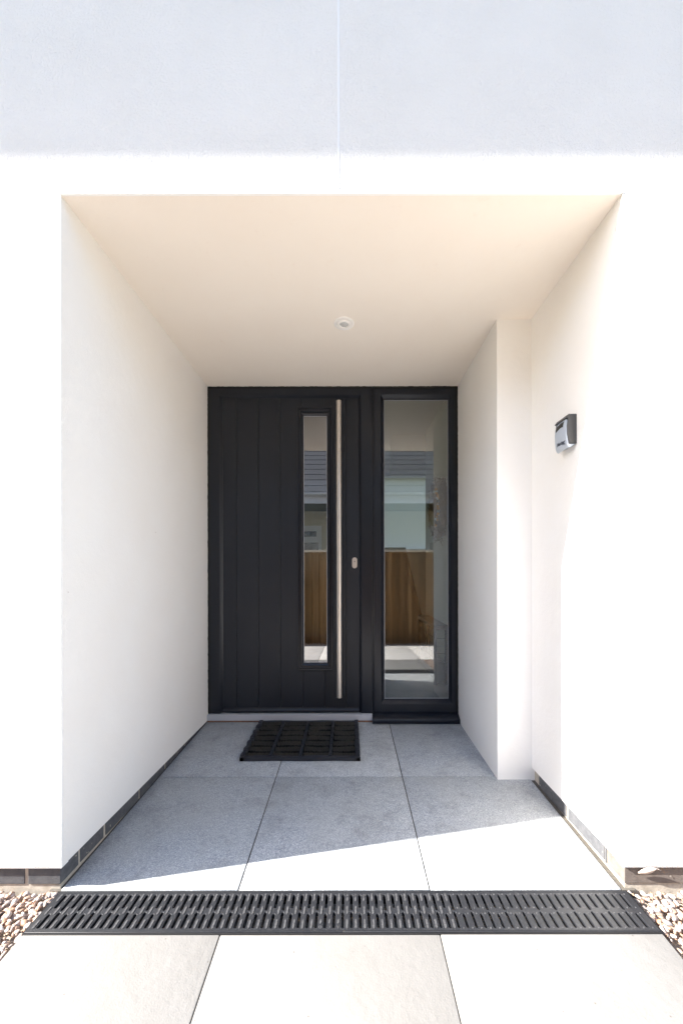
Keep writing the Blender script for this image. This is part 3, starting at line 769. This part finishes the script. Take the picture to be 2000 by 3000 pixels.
# ------------------------------------------------------------------ what the glass reflects: fence and bungalow opposite; plus an added sky-blocking side fence
FY = -1.12; fz0, fz1 = zout(FY)-.03, 1.285
fence = empty('timber_fence', (0, FY, fz0), 'brown feather edge timber fence with pale capping rail', 'fence')
V = []; F = []; T = []; x = -7.0
while x < 7:
    w = .105; dy = random.uniform(-.003, .003); n = len(V); tn = random.random()
    zt = fz1-.02
    for z in (fz0, zt): V += [(x, FY+.012+dy, z), (x+w+.010, FY+.044+dy, z), (x+w+.010, FY+.006+dy, z), (x, FY+.002+dy, z)]
    F += [(n, n+1, n+2, n+3), (n+7, n+6, n+5, n+4)]+[(n+a, n+4+a, n+4+(a+1) % 4, n+(a+1) % 4) for a in range(4)]
    T += [tn]*8; x += w
me = bpy.data.meshes.new('boards'); me.from_pydata(V, [], F)
a_ = me.attributes.new('tone', 'FLOAT', 'POINT'); a_.data.foreach_set('value', T); link('boards', me, 'timber', fence)
b = MB(); b.box(-7, 7, FY-.025, FY+.045, fz1-.02, fz1+.012, .003); b.done('capping_rail', 'cap', fence)
b = MB()
for z in (.1, .62, 1.1): b.box(-7, 7, FY-.05, FY+.002, z, z+.07)
b.done('back_rails', 'timber', fence)
sky_block_fence = empty('timber_fence', (-5.6, .6, fz0), 'added brown timber fence out of view to the left, blocking low sky light from the porch', 'fence')  # unseen fence added to cut low sky light on the right porch wall
V = []; F = []; T = []; y = FY-.4
while y < 2.6:
    w = .105; n = len(V); tn = random.random(); dx = random.uniform(-.003, .003)
    for z in (fz0, 1.55): V += [(-5.6+dx, y, z), (-5.585+dx, y+w+.01, z), (-5.60+dx, y+w+.01, z), (-5.61+dx, y, z)]
    F += [(n, n+1, n+2, n+3), (n+7, n+6, n+5, n+4)]+[(n+a, n+4+a, n+4+(a+1) % 4, n+(a+1) % 4) for a in range(4)]
    T += [tn]*8; y += w
me = bpy.data.meshes.new('boards'); me.from_pydata(V, [], F)
a_ = me.attributes.new('tone', 'FLOAT', 'POINT'); a_.data.foreach_set('value', T); link('boards', me, 'timber', sky_block_fence)
b = MB(); b.box(-5.64, -5.57, FY-.4, 2.6, 1.55, 1.58, .003); b.done('capping_rail', 'cap', sky_block_fence)
BY = -3.7; BF = -2.7
bun = empty('bungalow', (0, BY, -.3), 'cream rendered bungalow with dark tiled roof behind the fence', 'bungalow')
b = MB(); BZ = 2.325
wins = [(-2.1, -.62), (1.76, 2.9)]; wz0, wz1 = .95, 2.00
cuts = [-8, -2.1, -.62, 1.76, 2.9, 8]
for k in range(0, 6, 2): b.box(cuts[k], cuts[k+1], BY-.25, BY, -.3, BZ)
for a, c_ in wins: b.box(a, c_, BY-.25, BY, -.3, wz0); b.box(a, c_, BY-.25, BY, wz1, BZ)
b.box(-8, -7.8, BY-7, BY-.25, -.3, BZ); b.box(7.8, 8, BY-7, BY-.25, -.3, BZ); b.box(-8, 8, BY-7.2, BY-7, -.3, BZ)
b.done('wall', 'cream', bun)
for a, c_ in wins:
    b = MB(); b.mitre(a, c_, wz0, wz1, [(0, BY-.12), (0, BY-.03), (.07, BY-.03), (.07, BY-.12)])
    mid = (a+c_)/2; b.box(a+.07, c_-.07, BY-.10, BY-.035, 1.62, 1.70, .003); b.box(mid-.035, mid+.035, BY-.10, BY-.04, wz0+.07, 1.62)
    b.mitre(a+.07, c_-.07, 1.70, wz1-.07, [(0, BY-.09), (0, BY-.022), (.05, BY-.022), (.05, BY-.09)])
    w = b.done('window', 'upvc', bun)
    b = MB(); b.box(a+.07, c_-.07, BY-.085, BY-.08, wz0+.07, wz1-.07); b.done('glass_pane', 'glass_house', w)
    b = MB(); n = 60
    vs = [[b.bm.verts.new((a+.02+(c_-a-.04)*i/n, BY-.2+.02*math.sin(i*1.3), z)) for i in range(n+1)] for z in (wz0, wz1)]
    for i in range(n): b.bm.faces.new((vs[0][i], vs[0][i+1], vs[1][i+1], vs[1][i]))
    b.done('curtain', 'curtain', w)
b = MB(); b.box(-8.4, 8.4, BF-.022, BF, 2.325, 2.50, .002); b.done('fascia_board', 'upvc', bun)
b = MB(); b.box(-8.4, 8.4, BY-.25, BF-.023, 2.335, 2.345); b.done('soffit_board', 'soffit', bun)
b = MB(); n = 10; P = []
for i in range(n+1): a = math.pi+math.pi*i/n; P.append((-8.4, BF+.058+.055*math.cos(a), 2.52+.055*math.sin(a)))
for i in range(n, -1, -1): a = math.pi+math.pi*i/n; P.append((-8.4, BF+.058+.050*math.cos(a), 2.522+.050*math.sin(a)))
b.prism(P, (16.8, 0, 0))
for k in range(-9, 10): b.box(k*.9-.37, k*.9-.345, BF, BF+.12, 2.462, 2.53)
o = b.done('gutter', 'upvc', bun); auto_smooth(o, 40)
b = MB(); pit = .70; y, z = BF+.06, 2.535; k = 0
while y > -7.2:
    y2 = y-.262; z2 = z+.262*pit
    b.prism([(-8.5, y+.02, z+.010), (-8.5, y2, z2+.012), (-8.5, y2, z2-.03), (-8.5, y+.02, z-.022)], (17, 0, 0)); y, z = y2, z2
b.prism([(-8.5, BF, 2.51), (-8.5, -7.2, z-.06), (-8.5, -11.2, 2.51)], (17, 0, 0))
rf = b.done('roof', 'tile', bun)
